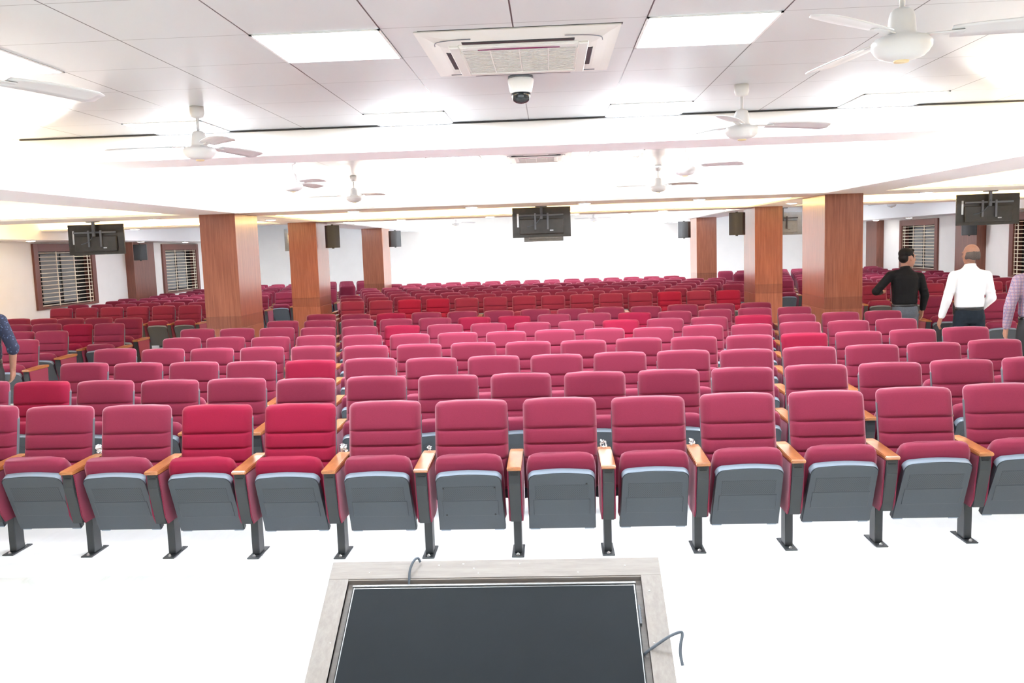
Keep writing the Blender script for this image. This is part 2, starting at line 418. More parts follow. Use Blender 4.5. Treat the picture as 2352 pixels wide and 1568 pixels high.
# cassette air conditioners
def cassette(x0, x1, y0, y1, label, group):
    root = empty('air_conditioner', ((x0 + x1) / 2, (y0 + y1) / 2, ZC)); tag(root, label, 'air conditioner', group)
    w, d = (x1 - x0) / 2, (y1 - y0) / 2
    def ring(s, z, k=.0, c=.06):
        W, D = w - s, d - s; c = c + k
        return [(-W + c, -D, z), (W - c, -D, z), (W, -D + c, z), (W, D - c, z), (W - c, D, z), (-W + c, D, z), (-W, D - c, z), (-W, -D + c, z)]
    def body(b): rings(b, [ring(0, -.001, 0, .004), ring(0, -.006, 0, .004), ring(.05, -.016, 0, .03), ring(.10, -.028, .03), ring(.13, -.032, .03)])
    make('fascia', body, M['acwhite'], root)
    make('ceiling_gap', lambda b: box(b, -w + .02, w + .006, -d - .009, -d + .03, -.0009, -.0003), M['dark'], root)
    gw, gd = w * .60, d * .56
    make('intake_grille', lambda b: (box(b, -gw, gw, -gd, gd, -.036, -.030, .003, 1), [box(b, -gw + .01, gw - .01, -gd + .02 + (2 * gd - .04) * k / 17 - .004, -gd + .02 + (2 * gd - .04) * k / 17 + .004, -.040, -.035) for k in range(18)] and None), M['acgrille'], root)
    def fr(b):
        for a in ((-gw - .05, -gw, -gd - .05, gd + .05), (gw, gw + .05, -gd - .05, gd + .05), (-gw, gw, -gd - .05, -gd), (-gw, gw, gd, gd + .05)): box(b, *a, -.044, -.028, .004, 1)
        for t in (-.5, 0, .5): box(b, gw * t - .003, gw * t + .003, -gd, gd, -.0405, -.03)
    make('grille_frame', fr, M['acwhite'], root)
    for k in range(4):
        a = PI / 2 * k; Wd = (d if k % 2 == 0 else w); sl = .27 if k % 2 == 0 else .20
        mt = Matrix.Rotation(a, 4, 'Z')
        s = make('air_slot', lambda b: box(b, -sl, sl, -Wd + .115, -Wd + .155, -.0345, -.022, .003, 1, mtx=mt), M['dark'], root)
        s['label'] = 'dark air outlet slot'
        make('louvre_flap', lambda b: box(b, -sl - .02, sl + .02, -Wd + .158, -Wd + .2, -.040, -.026, .004, 1, mtx=mt), M['acwhite'], root)
        make('corner_seam', lambda b: tube(b, spline([(-w + .075, -d + .2, -.026), (-w + .09, -d + .12, -.028), (-w + .15, -d + .085, -.028), (-w + .26, -d + .075, -.027)], 6), .0022, 5) if k == 0 else tube(b, spline([(x * (1 if k in (1,) else -1), y * (1 if k != 2 else -1), z) for x, y, z in [(w - .075, -d + .2, -.026), (w - .09, -d + .12, -.028), (w - .15, -d + .085, -.028), (w - .26, -d + .075, -.027)]], 6), .0022, 5) if k == 1 else box(b, w - .14, w - .08, d - .17, d - .165, -.034, -.03) if k == 2 else box(b, -w + .08, -w + .14, d - .17, d - .165, -.034, -.03), M['shell'], root)
    def arc(b):
        pts = [(-.2 + .4 * i / 12, -gd - .006 - .012 * math.sin(PI * i / 12)) for i in range(13)] + [(.2 - .4 * i / 12, -gd + .004) for i in range(13)]
        prism(b, pts, 'Z', -.047, -.043)
    make('curved_strip', arc, mat('purple_strip', (.22, .03, .12), .3), root)['label'] = 'dark purple curved strip'  # thin dark purple arc along the front of the intake grille
cassette(-.607, .356, 4.108, 5.15, 'square white ceiling cassette air conditioner, the large near one at top centre', 'cassette air conditioners')
cassette(-.52, .27, 9.45, 10.45, 'small far ceiling cassette air conditioner seen under the cross beam', 'cassette air conditioners')

# dome camera
dc = empty('dome_camera', (-.147, 5.27, ZC)); tag(dc, 'white dome security camera with black eye, below the near air conditioner', 'camera')
make('mounting_ring', lambda b: lathe(b, [(.074, 0), (.076, -.012), (.07, -.016)]), M['shell'], dc, True)
make('housing', lambda b: lathe(b, [(.068, -.01), (.078, -.02), (.077, -.035), (.066, -.088), (.060, -.098), (.03, -.099)], n=32), M['white'], dc, True)
make('dark_dome', lambda b: lathe(b, [(.058, -.095), (.056, -.11), (.054, -.125), (.047, -.143), (.03, -.155), (.008, -.159)], n=32), mat('smoked_dome', (.02, .025, .028), .12), dc, True)
make('lens', lambda b: lathe(b, [(.02, 0), (.02, -.012), (.012, -.016)], 0, -.045, -.115, 20), mat('lens_glass', (.09, .11, .12), .1), dc, True)

# ceiling fans
def make_fan():
    root = empty('ceiling_fan')
    make('canopy', lambda b: lathe(b, [(.018, .293), (.045, .293), (.047, .25), (.040, .225), (.014, .215)], n=24), M['white_fan'], root, True)
    make('down_rod', lambda b: lathe(b, [(.0105, .25), (.0105, .09)], n=12), M['white_fan'], root, True)
    make('motor', lambda b: lathe(b, [(.012, .135), (.03, .13), (.040, .12), (.046, .10), (.052, .045), (.056, .03), (.095, .022), (.107, .008), (.108, -.012), (.100, -.024), (.097, -.030), (.085, -.040), (.082, -.044), (.055, -.054), (.035, -.058), (.012, -.062)], n=40), M['white_fan'], root, True)
    make('badge', lambda b: lathe(b, [(.030, -.056), (.026, -.066), (.008, -.069)], n=20), mat('brass_badge', (.75, .62, .38), .35, metal=.4), root, True)['label'] = 'small gilt motor cap'
    return root
def blade_bm(b, az):
    N = 10; top = []; bot = []
    pit = math.radians(11)
    for i in range(N + 1):
        t = i / N; r = .17 + .43 * t
        w0 = (.050 + .018 * t) * (1 if i < N else .7); w1 = -(.048 + .022 * math.sin(PI * min(1, t * 1.1) * .8)) * (1 if i < N else .55)
        rowt = []; 
        for k in range(5):
            u = w0 + (w1 - w0) * k / 4
            z = .034 - u * math.sin(pit) - 3.2 * u * u * .35 - .012 * t * t
            rowt.append(Vector((r, u, z)))
        top.append(rowt)
    mt = Matrix.Rotation(az, 4, 'Z')
    for off in (.002, -.002):
        vs = [[b.verts.new(mt @ (p + Vector((0, 0, off)))) for p in row] for row in top]
        for i in range(N):
            for k in range(4):
                b.faces.new((vs[i][k], vs[i + 1][k], vs[i + 1][k + 1], vs[i][k + 1]))
        if off > 0: A = vs
        else: B = vs
    for i in range(N):
        b.faces.new((A[i][0], A[i + 1][0], B[i + 1][0], B[i][0])); b.faces.new((A[i][4], A[i + 1][4], B[i + 1][4], B[i][4]))
    for k in range(4):
        b.faces.new((A[0][k], A[0][k + 1], B[0][k + 1], B[0][k])); b.faces.new((A[N][k], A[N][k + 1], B[N][k + 1], B[N][k]))
fan0 = make_fan()
for k in range(3):
    az = 2 * PI * k / 3
    bl = make('blade', lambda b: blade_bm(b, az), M['white_fan'], fan0, True)
    make('blade_bracket', lambda b: box(b, .085, .215, -.018, .018, .026, .032, .002, 1, mtx=Matrix.Rotation(az, 4, 'Z')), M['white_fan'], bl)
FZ = 2.62
FANS = [(1.345, 3.42, -16, 'large near white ceiling fan at the top right corner'), (-2.30, 3.40, 62, 'white ceiling fan mostly beyond the left edge, one blade tip showing'),
        (1.28, 5.85, 8, 'white ceiling fan right of the dome camera, in front of the cross beam'), (-2.35, 5.85, -52, 'white ceiling fan on the left, in front of the cross beam'),
        (-2.7, 9.15, -44, 'white ceiling fan beyond the cross beam, left of centre'), (-2.6, 11.6, -40, 'smaller far white fan behind the left fan in the second bay'),
        (1.38, 8.9, -32, 'white ceiling fan beyond the cross beam, right of centre'), (1.46, 11.7, -42, 'smaller far white fan behind the right fan in the second bay'),
        (-3.0, 18.0, -30, 'small warm-lit fan between the far left pillars and the television'), (1.8, 19.6, -20, 'small warm-lit fan right of the hanging television'),
        (-2.75, 25.5, 20, 'tiny distant fan left of the television against the white back wall'), (1.3, 25.5, 200, 'tiny distant fan right of the television against the white back wall'),
        (8.4, 21.8, 10, 'distant fan in the right side bay above the barred window'), (-7.9, 19.2, 40, 'distant fan in the left side bay beside the large left pillar')]
for i, (x, y, a, lab) in enumerate(FANS):
    f = fan0 if i == 0 else copy_tree(fan0)
    f.location = (x, y, FZ); f.rotation_euler = (0, 0, math.radians(a)); tag(f, lab, 'fan', 'white ceiling fans')

# televisions hung from the beams, seen from behind
def television(x, y, z0, w, h, label, m, ztop, tilt=0.0):
    root = empty('television', (x, y, z0)); root.rotation_euler = (0, 0, tilt); tag(root, label, 'television', 'televisions hanging from the beams')
    def cs(b):
        box(b, -w / 2, w / 2, 0, .03, 0, h, .006)
        box(b, -w * .38, w * .38, -.035, .0, h * .1, h * .62, .014)
    make('casing', cs, M[m], root)
    make('screen_panel', lambda b: box(b, -w / 2 + .01, w / 2 - .01, .03, .033, .012, h - .01), M['screen'], root)
    make('wall_bracket', lambda b: (box(b, -w * .38, w * .38, -.055, -.036, h * .70, h * .76, .003, 1), box(b, -.11, -.08, -.06, -.036, h * .25, h * .8, .003, 1), box(b, .08, .11, -.06, -.036, h * .25, h * .8, .003, 1)), M['shell'], root)
    make('hanging_pole', lambda b: (box(b, -.02, .02, -.09, -.055, h * .6, ztop - z0), box(b, -.09, .09, -.12, -.03, ztop - z0 - .012, ztop - z0)), M['shell'], root)
    make('port_panel', lambda b: (box(b, -w * .42, -w * .39, -.006, .001, h * .35, h * .8), box(b, w * .14, w * .2, -.042, -.03, h * .2, h * .24)), M['film'], root)
    make('power_cable', lambda b: tube(b, spline([(-w * .25, -.05, h * .35), (-w * .12, -.062, h * .42), (-.02, -.066, h * .62), (0, -.1, h * .8)], 6), .005, 6), M['cable'], root)
television(-.118, 13.33, 2.035, .89, .455, 'dark television seen from behind, hanging at the centre of the near beam', 'tvback', ZB)
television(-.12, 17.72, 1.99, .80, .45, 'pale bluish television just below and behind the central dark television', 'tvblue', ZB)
television(-7.1, 13.33, 1.99, .87, .47, 'dark television seen from behind, hanging on the left before the barred window', 'tvback', ZB, .06)
television(6.55, 13.33, 2.0, .90, .46, 'dark television seen from behind, hanging at the upper right', 'tvback', ZB, -.06)
television(4.67, 17.75, 1.96, .82, .46, 'pale television back seen between the two nearest right pillars', 'tvreflect', ZB)
television(-5.07, 17.75, 1.96, .82, .46, 'pale television edge showing just left of the second nearest left pillar', 'tvreflect', ZB)

def speaker(x, y, z, w, h, d, rz, label):
    root = empty('wall_speaker', (x, y, z), rz); tag(root, label, 'speaker', 'black speakers on the pillars')
    def cab(b):
        pts = [(-w / 2, 0), (-w / 2, d * .75)] + [(-w / 2 + w * i / 8, d * .75 + d * .25 * math.sin(PI * i / 8)) for i in range(1, 8)] + [(w / 2, d * .75), (w / 2, 0)]
        prism(b, [(p[0], -p[1]) for p in pts], 'Z', -h / 2, h / 2, .004)
    make('cabinet', cab, M['speaker'], root)
    make('grille', lambda b: prism(b, [(-w / 2 + .01, -d * .76), (-w / 2 + .01, -d * .78)] + [(-w / 2 + .01 + (w - .02) * i / 8, -d * .785 - d * .25 * math.sin(PI * i / 8)) for i in range(1, 8)] + [(w / 2 - .01, -d * .78), (w / 2 - .01, -d * .76)], 'Z', -h / 2 + .012, h / 2 - .012), M['mesh'], root)
    make('yoke_bracket', lambda b: (box(b, -.02, .02, -d * .55, -d * .4, h / 2, h / 2 + .018), box(b, -.02, .02, -d * .55, -d * .4, -h / 2 - .018, -h / 2), box(b, -.02, .02, 0, .09, -.05, .05)), M['metal'], root)
speaker(-4.34, 17.13, 2.215, .25, .44, .22, .5, 'black speaker on the second nearest left pillar')
speaker(-4.24, 23.5, 2.21, .29, .43, .24, .5, 'small black speaker on the farthest left pillar')
speaker(3.66, 17.05, 2.2, .27, .43, .22, -.5, 'black speaker on the second nearest right pillar')
speaker(3.65, 23.55, 2.2, .29, .43, .24, -.5, 'small black speaker on the farthest right pillar')
speaker(-10.5, 21.85, 2.06, .31, .40, .24, .35, 'black speaker on the left wall pilaster between the barred windows')
speaker(9.88, 20.98, 2.0, .31, .36, .24, -.35, 'black speaker on the right wall under the hanging television')

# ------------------------------------------------------------------ theatre seat
W = .56
def back_mesh(name, lowres=False):
    """upholstered back pad, local frame: x across, y depth (front is -y), z up"""
    b = bmesh.new(); nz = 10 if lowres else 26; nf = 6 if lowres else 14
    z0, z1 = .40, .935; seams = (.768, .672, .585)
    hw = .232
    def lean(z): return .045 + (z - .40) * .20
    rs = []
    zs = [z0 + (z1 - z0) * i / nz for i in range(nz + 1)]
    if not lowres:
        zs = [z for z in zs if all(abs(z - q) > .012 for q in seams)] + [q + e for q in seams for e in (-.011, -.0055, -.0018, .0018, .0055, .011)] + [z1 - .024, z1 - .012, z1 - .006, z1 - .002]
        zs.sort()
    for z in zs:
        t = (z - z0) / (z1 - z0)
        top = max(0.0, (z - (z1 - .035)) / .035)
        sh = 1 - math.sqrt(max(0, 1 - top * top)) if top > 0 else 0
        wv = hw - .014 * (t ** 2) * 0 - sh * .032
        th = .052 - sh * .035
        g = 0.0
        for s in seams:
            g = max(g, math.exp(-((z - s) / .0052) ** 2) + .35 * math.exp(-((z - s) / .016) ** 2))
        f = []
        for k in range(nf + 1):
            u = -1 + 2 * k / nf
            x = wv * (math.copysign(abs(u) ** .92, u))
            edge = max(0, (abs(u) - .80) / .20)
            y = -th * (1 - edge ** 2.2) + .006 * (u * u)
            y += g * .014 * (1 - edge ** 3)
            pz = 0
            f.append((x, lean(z) + y, z))
        bk = [(wv * .99, lean(z) + .03, z), (wv * .5, lean(z) + .032, z), (-wv * .5, lean(z) + .032, z), (-wv * .99, lean(z) + .03, z)]
        rs.append(f + bk)
    rings(b, rs)
    # crown the top centre a little
    for v in b.verts:
        if v.co.z > .75: v.co.z += .014 * (1 - (v.co.x / hw) ** 2) * ((v.co.z - .75) / .185)
        v.co.y += .0
    return finish(b, name, True)
def shell_mesh(name):
    b = bmesh.new(); rs = []
    for i in range(9):
        t = i / 8; z = .33 + (.925 - .33) * t; y = .045 + (z - .40) * .20
        sh = .03 * max(0, (t - .86) / .14) ** 2
        w = .2325 - sh
        rs.append([(-w, y + .012, z), (-w, y + .040, z), (-w + .05, y + .064, z), (w - .05, y + .064, z), (w, y + .040, z), (w, y + .012, z), (w - .02, y + .024, z), (-w + .02, y + .024, z)])
    rings(b, rs); return finish(b, name, False)
# folded seat: frame leaning so that its upper (front) edge is nearer the aisle
TILT = Matrix.Translation((0, -.055, .165)) @ Matrix.Rotation(math.radians(24), 4, 'X')  # local z up along the pan, local -y outwards
def pan_outline(w0, w1, h, r):
    pts = [(-w0, 0), (w0, 0)]
    for i in range(7):
        a = PI / 2 * i / 6; pts.append((w1 - r + r * math.cos(a), h - r + r * math.sin(a)))
    for i in range(1, 6): 
        t = i / 6; x = (w1 - r) * (1 - 2 * t); pts.append((x, h + .010 * math.sin(PI * t)))
    for i in range(7):
        a = PI / 2 + PI / 2 * i / 6; pts.append((-w1 + r + r * math.cos(a), h - r + r * math.sin(a)))
    return pts
def cushion_mesh(name, lowres=False):
    b = bmesh.new(); rs = []; n = 8 if lowres else 14; nf = 8 if lowres else 14
    # rings run along the pan (local z); front face at -y hidden by the pan, bulging away from it
    H = .50
    for i in range(n + 1):
        t = i / n; z = .03 + (H - .03) * t
        rnd = max(0, (t - .72) / .28); sh = 1 - math.sqrt(max(0, 1 - min(1, rnd) ** 2)) 
        w = .211 - .032 * sh; y0 = .040 + .015 * sh; y1 = .162 - .055 * sh
        f = []
        for k in range(nf):
            a = 2 * PI * k / nf
            ca, sa = math.cos(a), math.sin(a)
            ex = .32
            f.append((w * math.copysign(abs(ca) ** ex, ca), (y0 + y1) / 2 + (y1 - y0) / 2 * math.copysign(abs(sa) ** .55, sa), z + .012 * (1 - ca * ca) * t))
        rs.append(f)
    rings(b, rs)
    bmesh.ops.transform(b, matrix=TILT, verts=b.verts[:])
    return finish(b, name, True)
def pan_mesh(name):
    b = bmesh.new()
    o = pan_outline(.207, .198, .425, .05)
    c = (0, .2)
    rs = []
    for (s, y) in ((.985, -.002), (1.0, .006), (1.0, .038)):
        rs.append([(c[0] + (x - c[0]) * s, y, c[1] + (z - c[1]) * s) for x, z in o])
    rings(b, rs)
    bmesh.ops.transform(b, matrix=TILT, verts=b.verts[:])
    return finish(b, name, False)
def rim_mesh(name):
    b = bmesh.new(); o = pan_outline(.2078, .1988, .4255, .05)[2:]
    n = len(o)
    ps = [[(x * s, y, .2 + (z - .2) * s) for x, z in o] for s, y in ((1.002, .000), (1.010, .007), (1.016, .040), (.93, .046))]
    vs = [[b.verts.new(p) for p in r] for r in ps]
    for j in range(3):
        for i in range(n - 1): b.faces.new((vs[j][i], vs[j][i + 1], vs[j + 1][i + 1], vs[j + 1][i]))
    bmesh.ops.transform(b, matrix=TILT, verts=b.verts[:])
    return finish(b, name, True)
def perf_mat():
    m, nt, bs = new_mat('perforated_plastic'); N = nt.nodes.new; L = nt.links.new
    tc = N('ShaderNodeTexCoord'); mp = N('ShaderNodeMapping'); mp.inputs['Rotation'].default_value = (0, PI / 4, 0)
    sp = N('ShaderNodeSeparateXYZ'); L(tc.outputs['Object'], mp.inputs[0]); L(mp.outputs[0], sp.inputs[0])
    ax = []
    for a in ('X', 'Z'):
        p = N('ShaderNodeMath'); p.operation = 'PINGPONG'; p.inputs[1].default_value = .0045; L(sp.outputs[a], p.inputs[0])
        q = N('ShaderNodeMath'); q.operation = 'POWER'; q.inputs[1].default_value = 2; L(p.outputs[0], q.inputs[0]); ax.append(q)
    s = N('ShaderNodeMath'); s.operation = 'ADD'; L(ax[0].outputs[0], s.inputs[0]); L(ax[1].outputs[0], s.inputs[1])
    c = N('ShaderNodeMath'); c.operation = 'LESS_THAN'; c.inputs[1].default_value = .0027 ** 2; L(s.outputs[0], c.inputs[0])
    mx = N('ShaderNodeMix'); mx.data_type = 'RGBA'; mx.inputs['A'].default_value = (.050, .061, .075, 1); mx.inputs['B'].default_value = (.024, .027, .031, 1)
    L(c.outputs[0], mx.inputs['Factor']); L(mx.outputs['Result'], bs.inputs['Base Color']); bs.inputs['Roughness'].default_value = .45
    return m
M['perf'] = perf_mat()
def side_profile(): return [(-.235, .582), (.165, .582), (.150, .40), (.105, .262), (.03, .245), (-.150, .245), (-.185, .30)]
SEATM = {}
def build_seat_meshes():
    S = SEATM
    S['back'] = back_mesh('backrest'); S['shell'] = shell_mesh('back_shell'); S['cushion'] = cushion_mesh('seat_cushion')
    S['pan'] = pan_mesh('seat_pan'); S['rim'] = rim_mesh('pan_rim')
    b = bmesh.new(); box(b, -.160, .160, -.0030, .001, .242, .345, .0008, 1, mtx=TILT); S['perf'] = finish(b, 'perforated_panel')
    b = bmesh.new(); box(b, -.172, .172, -.0045, .001, .115, .236, .0025, 1, mtx=TILT); S['plate'] = finish(b, 'lower_plate')
    b = bmesh.new()
    for s in (-1, 1): box(b, s * .168 - .03, s * .168 + .03, .004, .034, -.012, .004, .003, 1, mtx=TILT)
    S['stops'] = finish(b, 'pan_stop')
    # standard (end frame) centred on x = 0
    def std():
        b = bmesh.new()
        prism(b, [(-.238, .584), (-.238, .50), (-.165, .247), (.02, .247), (.10, .262), (.16, .584)], 'X', -.034, .034, .003)
        return finish(b, 'standard')
    S['std'] = std()
    b = bmesh.new(); box(b, -.024, .024, -.045, .05, .008, .26, .004, 1); S['leg'] = finish(b, 'leg')
    b = bmesh.new(); box(b, -.038, .038, -.108, .112, 0, .008, .003, 1); S['foot'] = finish(b, 'foot_plate')
    b = bmesh.new()
    for y in (-.082, .085): lathe(b, [(.011, .008), (.011, .014), (.006, .017), (.005, .022)], 0, y, 0, 8)
    S['bolt'] = finish(b, 'anchor_bolt')
    b = bmesh.new()
    for s in (-1, 1): prism(b, side_profile(), 'X', min(s * .0335, s * .043), max(s * .0335, s * .043), .003)
    S['pad'] = finish(b, 'side_pad')
    b = bmesh.new(); prism(b, [(-.252, .584), (-.256, .598), (-.247, .607), (.10, .620), (.19, .616), (.196, .60), (.185, .584)], 'X', -.043, .043, .004); S['arm'] = finish(b, 'armrest')
    b = bmesh.new(); box(b, -.026, .026, -.241, -.236, .565, .581); box(b, -.022, .022, -.242, -.233, .556, .559); S['slot'] = finish(b, 'ticket_slot')
    # simple bodies for the far rows
    S['back_lo'] = back_mesh('backrest_far', True); S['cushion_lo'] = cushion_mesh('seat_cushion_far', True)
build_seat_meshes()
def _mm(key, m):
    me = SEATM[key]
    if len(me.materials) == 0: me.materials.append(M[m])
    return me
def vivid(key):
    k = key + '_v'
    if k not in SEATM:
        me = SEATM[key].copy(); me.materials.clear(); me.materials.append(M['fabric_vivid']); SEATM[k] = me
    return SEATM[k]
def O(name, me, parent, x=0):
    o = bpy.data.objects.new(name, me); COL.objects.link(o); o.parent = parent
    if x: o.location = (x, 0, 0)
    return o
def add_standard(root, x, full):
    s = O('standard', _mm('std', 'metal'), root, x)
    pad = O('side_pad', _mm('pad', 'fabric'), s); pad['label'] = 'crimson fabric side pad'
    O('leg', _mm('leg', 'metal'), s)
    if full:
        O('foot_plate', _mm('foot', 'metal'), s); O('anchor_bolt', _mm('bolt', 'bolt'), s)
        O('ticket_slot', _mm('slot', 'dark'), s)
    O('armrest', _mm('arm', 'arm'), root, x)
def seat(x, y, rz, is_vivid, last, full=True, screws=()):
    root = empty('theatre_seat', (x, y, 0), rz)
    _mm('back', 'fabric'); _mm('cushion', 'fabric')
    j = random.uniform(-.010, .010)
    bk = O('backrest', vivid('back') if is_vivid else SEATM['back'], root); bk.location.z = j * .5; bk.rotation_euler = (random.uniform(-.012, .012), 0, 0)
    O('back_shell', _mm('shell', 'shell'), root)
    cu = O('seat_cushion', vivid('cushion') if is_vivid else SEATM['cushion'], root)
    p = O('seat_pan', _mm('pan', 'plastic'), root)
    r = O('pan_rim', _mm('rim', 'rim'), p)
    if full:
        O('perforated_panel', _mm('perf', 'perf'), p); O('lower_plate', _mm('plate', 'plastic'), p); O('pan_stop', _mm('stops', 'rim'), p)
    for (sx_, sz_) in screws:
        _s = make('pan_screw', lambda b: lathe(b, [(.006, 0), (.006, .002), (.003, .003)], n=10), M['dark'], p)
        _s.matrix_local = TILT @ Matrix.Translation((sx_, -.004, sz_)) @ Matrix.Rotation(PI / 2, 4, 'X')
    add_standard(root, -W / 2, full)
    if last: add_standard(root, W / 2, full)
    return root

X0, D0, DS = .0313, 5.4346, 1.1044
PILL = [(-5.0, -4.48, 12.25, 13.2), (-5.08, -4.53, 16.72, 17.6), (-5.0, -4.45, 22.95, 24.0), (3.93, 4.47, 12.62, 13.72), (3.89, 4.41, 16.68, 17.62), (3.885, 4.41, 23.2, 24.25)]
def behind_pillar(x, y):
    for a, c, p, q in PILL:
        for Y in (p, (p + q) / 2, q):
            if y > Y and a < x * Y / y < c: return True
    return False
ROWS = []   # (block text, row text, y base, curve, list of (idx, x))
def rowX(lo, hi):
    out = []; i = lo
    while i <= hi + 1e-6: out.append((i, X0 + i * W)); i += 1
    return out
front = [(-7, 5), (-8.5, 6.5), (-8, 7), (-8.5, 7.5), (-8, 7), (-8.5, 7.5), (-7, 6), (-6.5, 5.5)]
names = ['front', 'second', 'third', 'fourth', 'fifth', 'sixth', 'seventh', 'eighth']
for n, (a, c) in enumerate(front):
    ROWS.append(('front middle block', names[n], D0 + n * DS, .0152, rowX(a, c)))
for n, lo, hi in ((4, -19, -12), (5, -20.5, -12.5), (6, -20, -12), (7, -20.5, -12.5)):
    ROWS.append(('front left block', names[n], D0 + n * DS, .0152, rowX(lo, hi)))
for n, lo, hi in ((4, 11, 18), (5, 11.5, 17.5), (6, 11, 17), (7, 10.5, 17.5)):
    ROWS.append(('front right block', names[n], D0 + n * DS, .0110, rowX(lo, hi)))
AIS = 2.2451
rear_mid = [(-7, 6), (-7.5, 6.5), (-8, 7), (-7.5, 7.5), (-8, 7), (-8.5, 7.5), (-7, 6), (-8, 6)]
rn = ['first', 'second', 'third', 'fourth', 'fifth', 'sixth', 'seventh', 'last']
for n, (a, c) in enumerate(rear_mid):
    ROWS.append(('rear middle block', rn[n], D0 + (8 + AIS + n) * DS, .0, rowX(a, c)))
rn2 = rn[:7] + ['eighth', 'ninth', 'last']
for n in range(10):
    h = .5 if n % 2 else 0
    ROWS.append(('rear left block', rn2[n], D0 + (8 + AIS + n) * DS, .0052, rowX(-19 + h, (-12.5 if n < 4 else -11.0) - (.5 if n % 2 == 0 and n < 4 else 0) + (0 if n % 2 == 0 or n < 4 else .5))))
    ROWS.append(('rear right block', rn2[n], D0 + (8 + AIS + n) * DS, .0040, rowX((11 if n < 3 else 10) - h, 17 + h)))
ROWS.append(('rear left block by the back wall', 'only', D0 + (8 + AIS + 10.0) * DS + .3, 0.0, rowX(-14, -10)))
VIV = {('front middle block', 'front'): (-4, -3), ('front middle block', 'second'): (-7.5,), ('front middle block', 'third'): (-4,), ('front middle block', 'fourth'): (4.5,),
       ('front middle block', 'sixth'): (1.5, 4.5, -3.5), ('front middle block', 'seventh'): (-1, 2, -2), ('front middle block', 'eighth'): (-4.5,), ('rear middle block', 'first'): (-5, -4, 4, 6), ('front left block', 'seventh'): (-13,)}
cands = []
for bt, rt_, yb, cv, xs in ROWS:
    vis = []
    for k, (i, x) in enumerate(xs):
        y = yb + cv * (x - X0) ** 2 - .18
        sx, sy, dep = project(x, y + .15, .93); sl = project(x - .24, y + .15, .8)[0]; sr = project(x + .24, y + .15, .8)[0]
        if sr < 4 or sl > 2348: continue
        if x < XL + .45 or x > XR - .45: continue
        if any(a - .34 < x < c + .34 and p - .36 < y + .1 < q + .3 for a, c, p, q in PILL): continue
        if all(behind_pillar(x + dx, y) for dx in (-.23, 0, .23)): continue
        vis.append((i, x, y, dep))
    for k, (i, x, y, dep) in enumerate(vis):
        last = k == len(vis) - 1 or vis[k + 1][0] != i + 1
        cands.append((dep, bt, rt_, k + 1, len(vis), i, x, y, last))
cands.sort(key=lambda c: c[0])
print('seats in view', len(cands))
NIND = 300
def ordinal(n):
    return ORD[n] if n <= 20 else 'twenty-' + ORD[n - 20]
for (dep, bt, rt_, k, nv, i, x, y, last) in cands[:NIND]:
    v = i in VIV.get((bt, rt_), ())
    s = seat(x, y, random.uniform(-.006, .006), v, last, full=dep < 12, screws={-1: ((-.155, .335), (.155, .335), (-.15, .125), (.15, .125)), 0: ((.15, .352),)}.get(i, ()) if rt_ == 'front' and bt == 'front middle block' else ())
    shade = 'bright crimson' if v else 'crimson'
    pos = ordinal(k) + ' from left'
    tag(s, '%s theatre seat, %s in the %s row of %s' % (shade, pos, rt_, bt), 'seat', 'seats of the ' + bt)
bm = bmesh.new()
rest = cands[NIND:]
def stamp(bm, me, mtx, mi):
    vs = [bm.verts.new(mtx @ v.co) for v in me.vertices]
    for p in me.polygons:
        try:
            f = bm.faces.new([vs[a] for a in p.vertices]); f.smooth = p.use_smooth; f.material_index = mi
        except ValueError: pass
for (dep, bt, rt_, k, nv, i, x, y, last) in rest:
    mt = Matrix.Translation((x, y, 0))
    stamp(bm, SEATM['back_lo'], mt, 0); stamp(bm, SEATM['cushion_lo'], mt, 0); stamp(bm, SEATM['pan'], mt, 1); stamp(bm, SEATM['rim'], mt, 4)
    stamp(bm, SEATM['shell'], mt, 1)
    for xx in ((-W / 2, W / 2) if last else (-W / 2,)):
        m2 = mt @ Matrix.Translation((xx, 0, 0))
        stamp(bm, SEATM['std'], m2, 2); stamp(bm, SEATM['arm'], m2, 3); stamp(bm, SEATM['leg'], m2, 2); stamp(bm, SEATM['pad'], m2, 0)
me = bpy.data.meshes.new('theatre_seat_rows'); bm.to_mesh(me); bm.free()
for k in ('fabric', 'plastic', 'metal', 'arm', 'rim'): me.materials.append(M[k])
o = bpy.data.objects.new('theatre_seats', me); COL.objects.link(o)
tag(o, 'distant rows of tiny crimson theatre seats towards the back wall and rear corners', 'seat', kind='stuff')

# scraps of white plastic wrapping left between the front seats
def scrap(x, y, z, s, seed, label):
    rnd = random.Random(seed); b = bmesh.new()
    n = 7
    g = [[b.verts.new((x + s * (i / n - .5) + rnd.uniform(-.3, .3) * s / n * 2, y + rnd.uniform(-.4, .4) * s, z + s * 1.2 * (j / n) + rnd.uniform(-.2, .2) * s / n)) for j in range(n)] for i in range(n)]
    for i in range(n - 1):
        for j in range(n - 1):
            if rnd.random() < .78: b.faces.new((g[i][j], g[i + 1][j], g[i + 1][j + 1], g[i][j + 1]))
    me = finish(b, 'plastic_scrap'); o = link('plastic_scrap', me, M['scrap'])
    md = o.modifiers.new('s', 'SOLIDIFY'); md.thickness = .0015
    tag(o, label, 'scrap', 'white plastic wrapping scraps')
scrap(-3.049, 5.55, .622, .055, 1, 'crumpled white plastic scrap on the armrest at the left of the front row')
scrap(-1.369, 5.44, .622, .05, 2, 'crumpled white plastic scrap by the armrest right of the two bright front seats')
scrap(.311, 5.42, .622, .045, 3, 'small white plastic scrap at the armrest right of the centre front seat')
scrap(-.809, 5.42, .622, .03, 4, 'tiny white plastic scrap at the armrest above the upper cable of the monitor')
scrap(.871, 5.42, .622, .04, 5, 'small white plastic scrap between front seats right of centre')

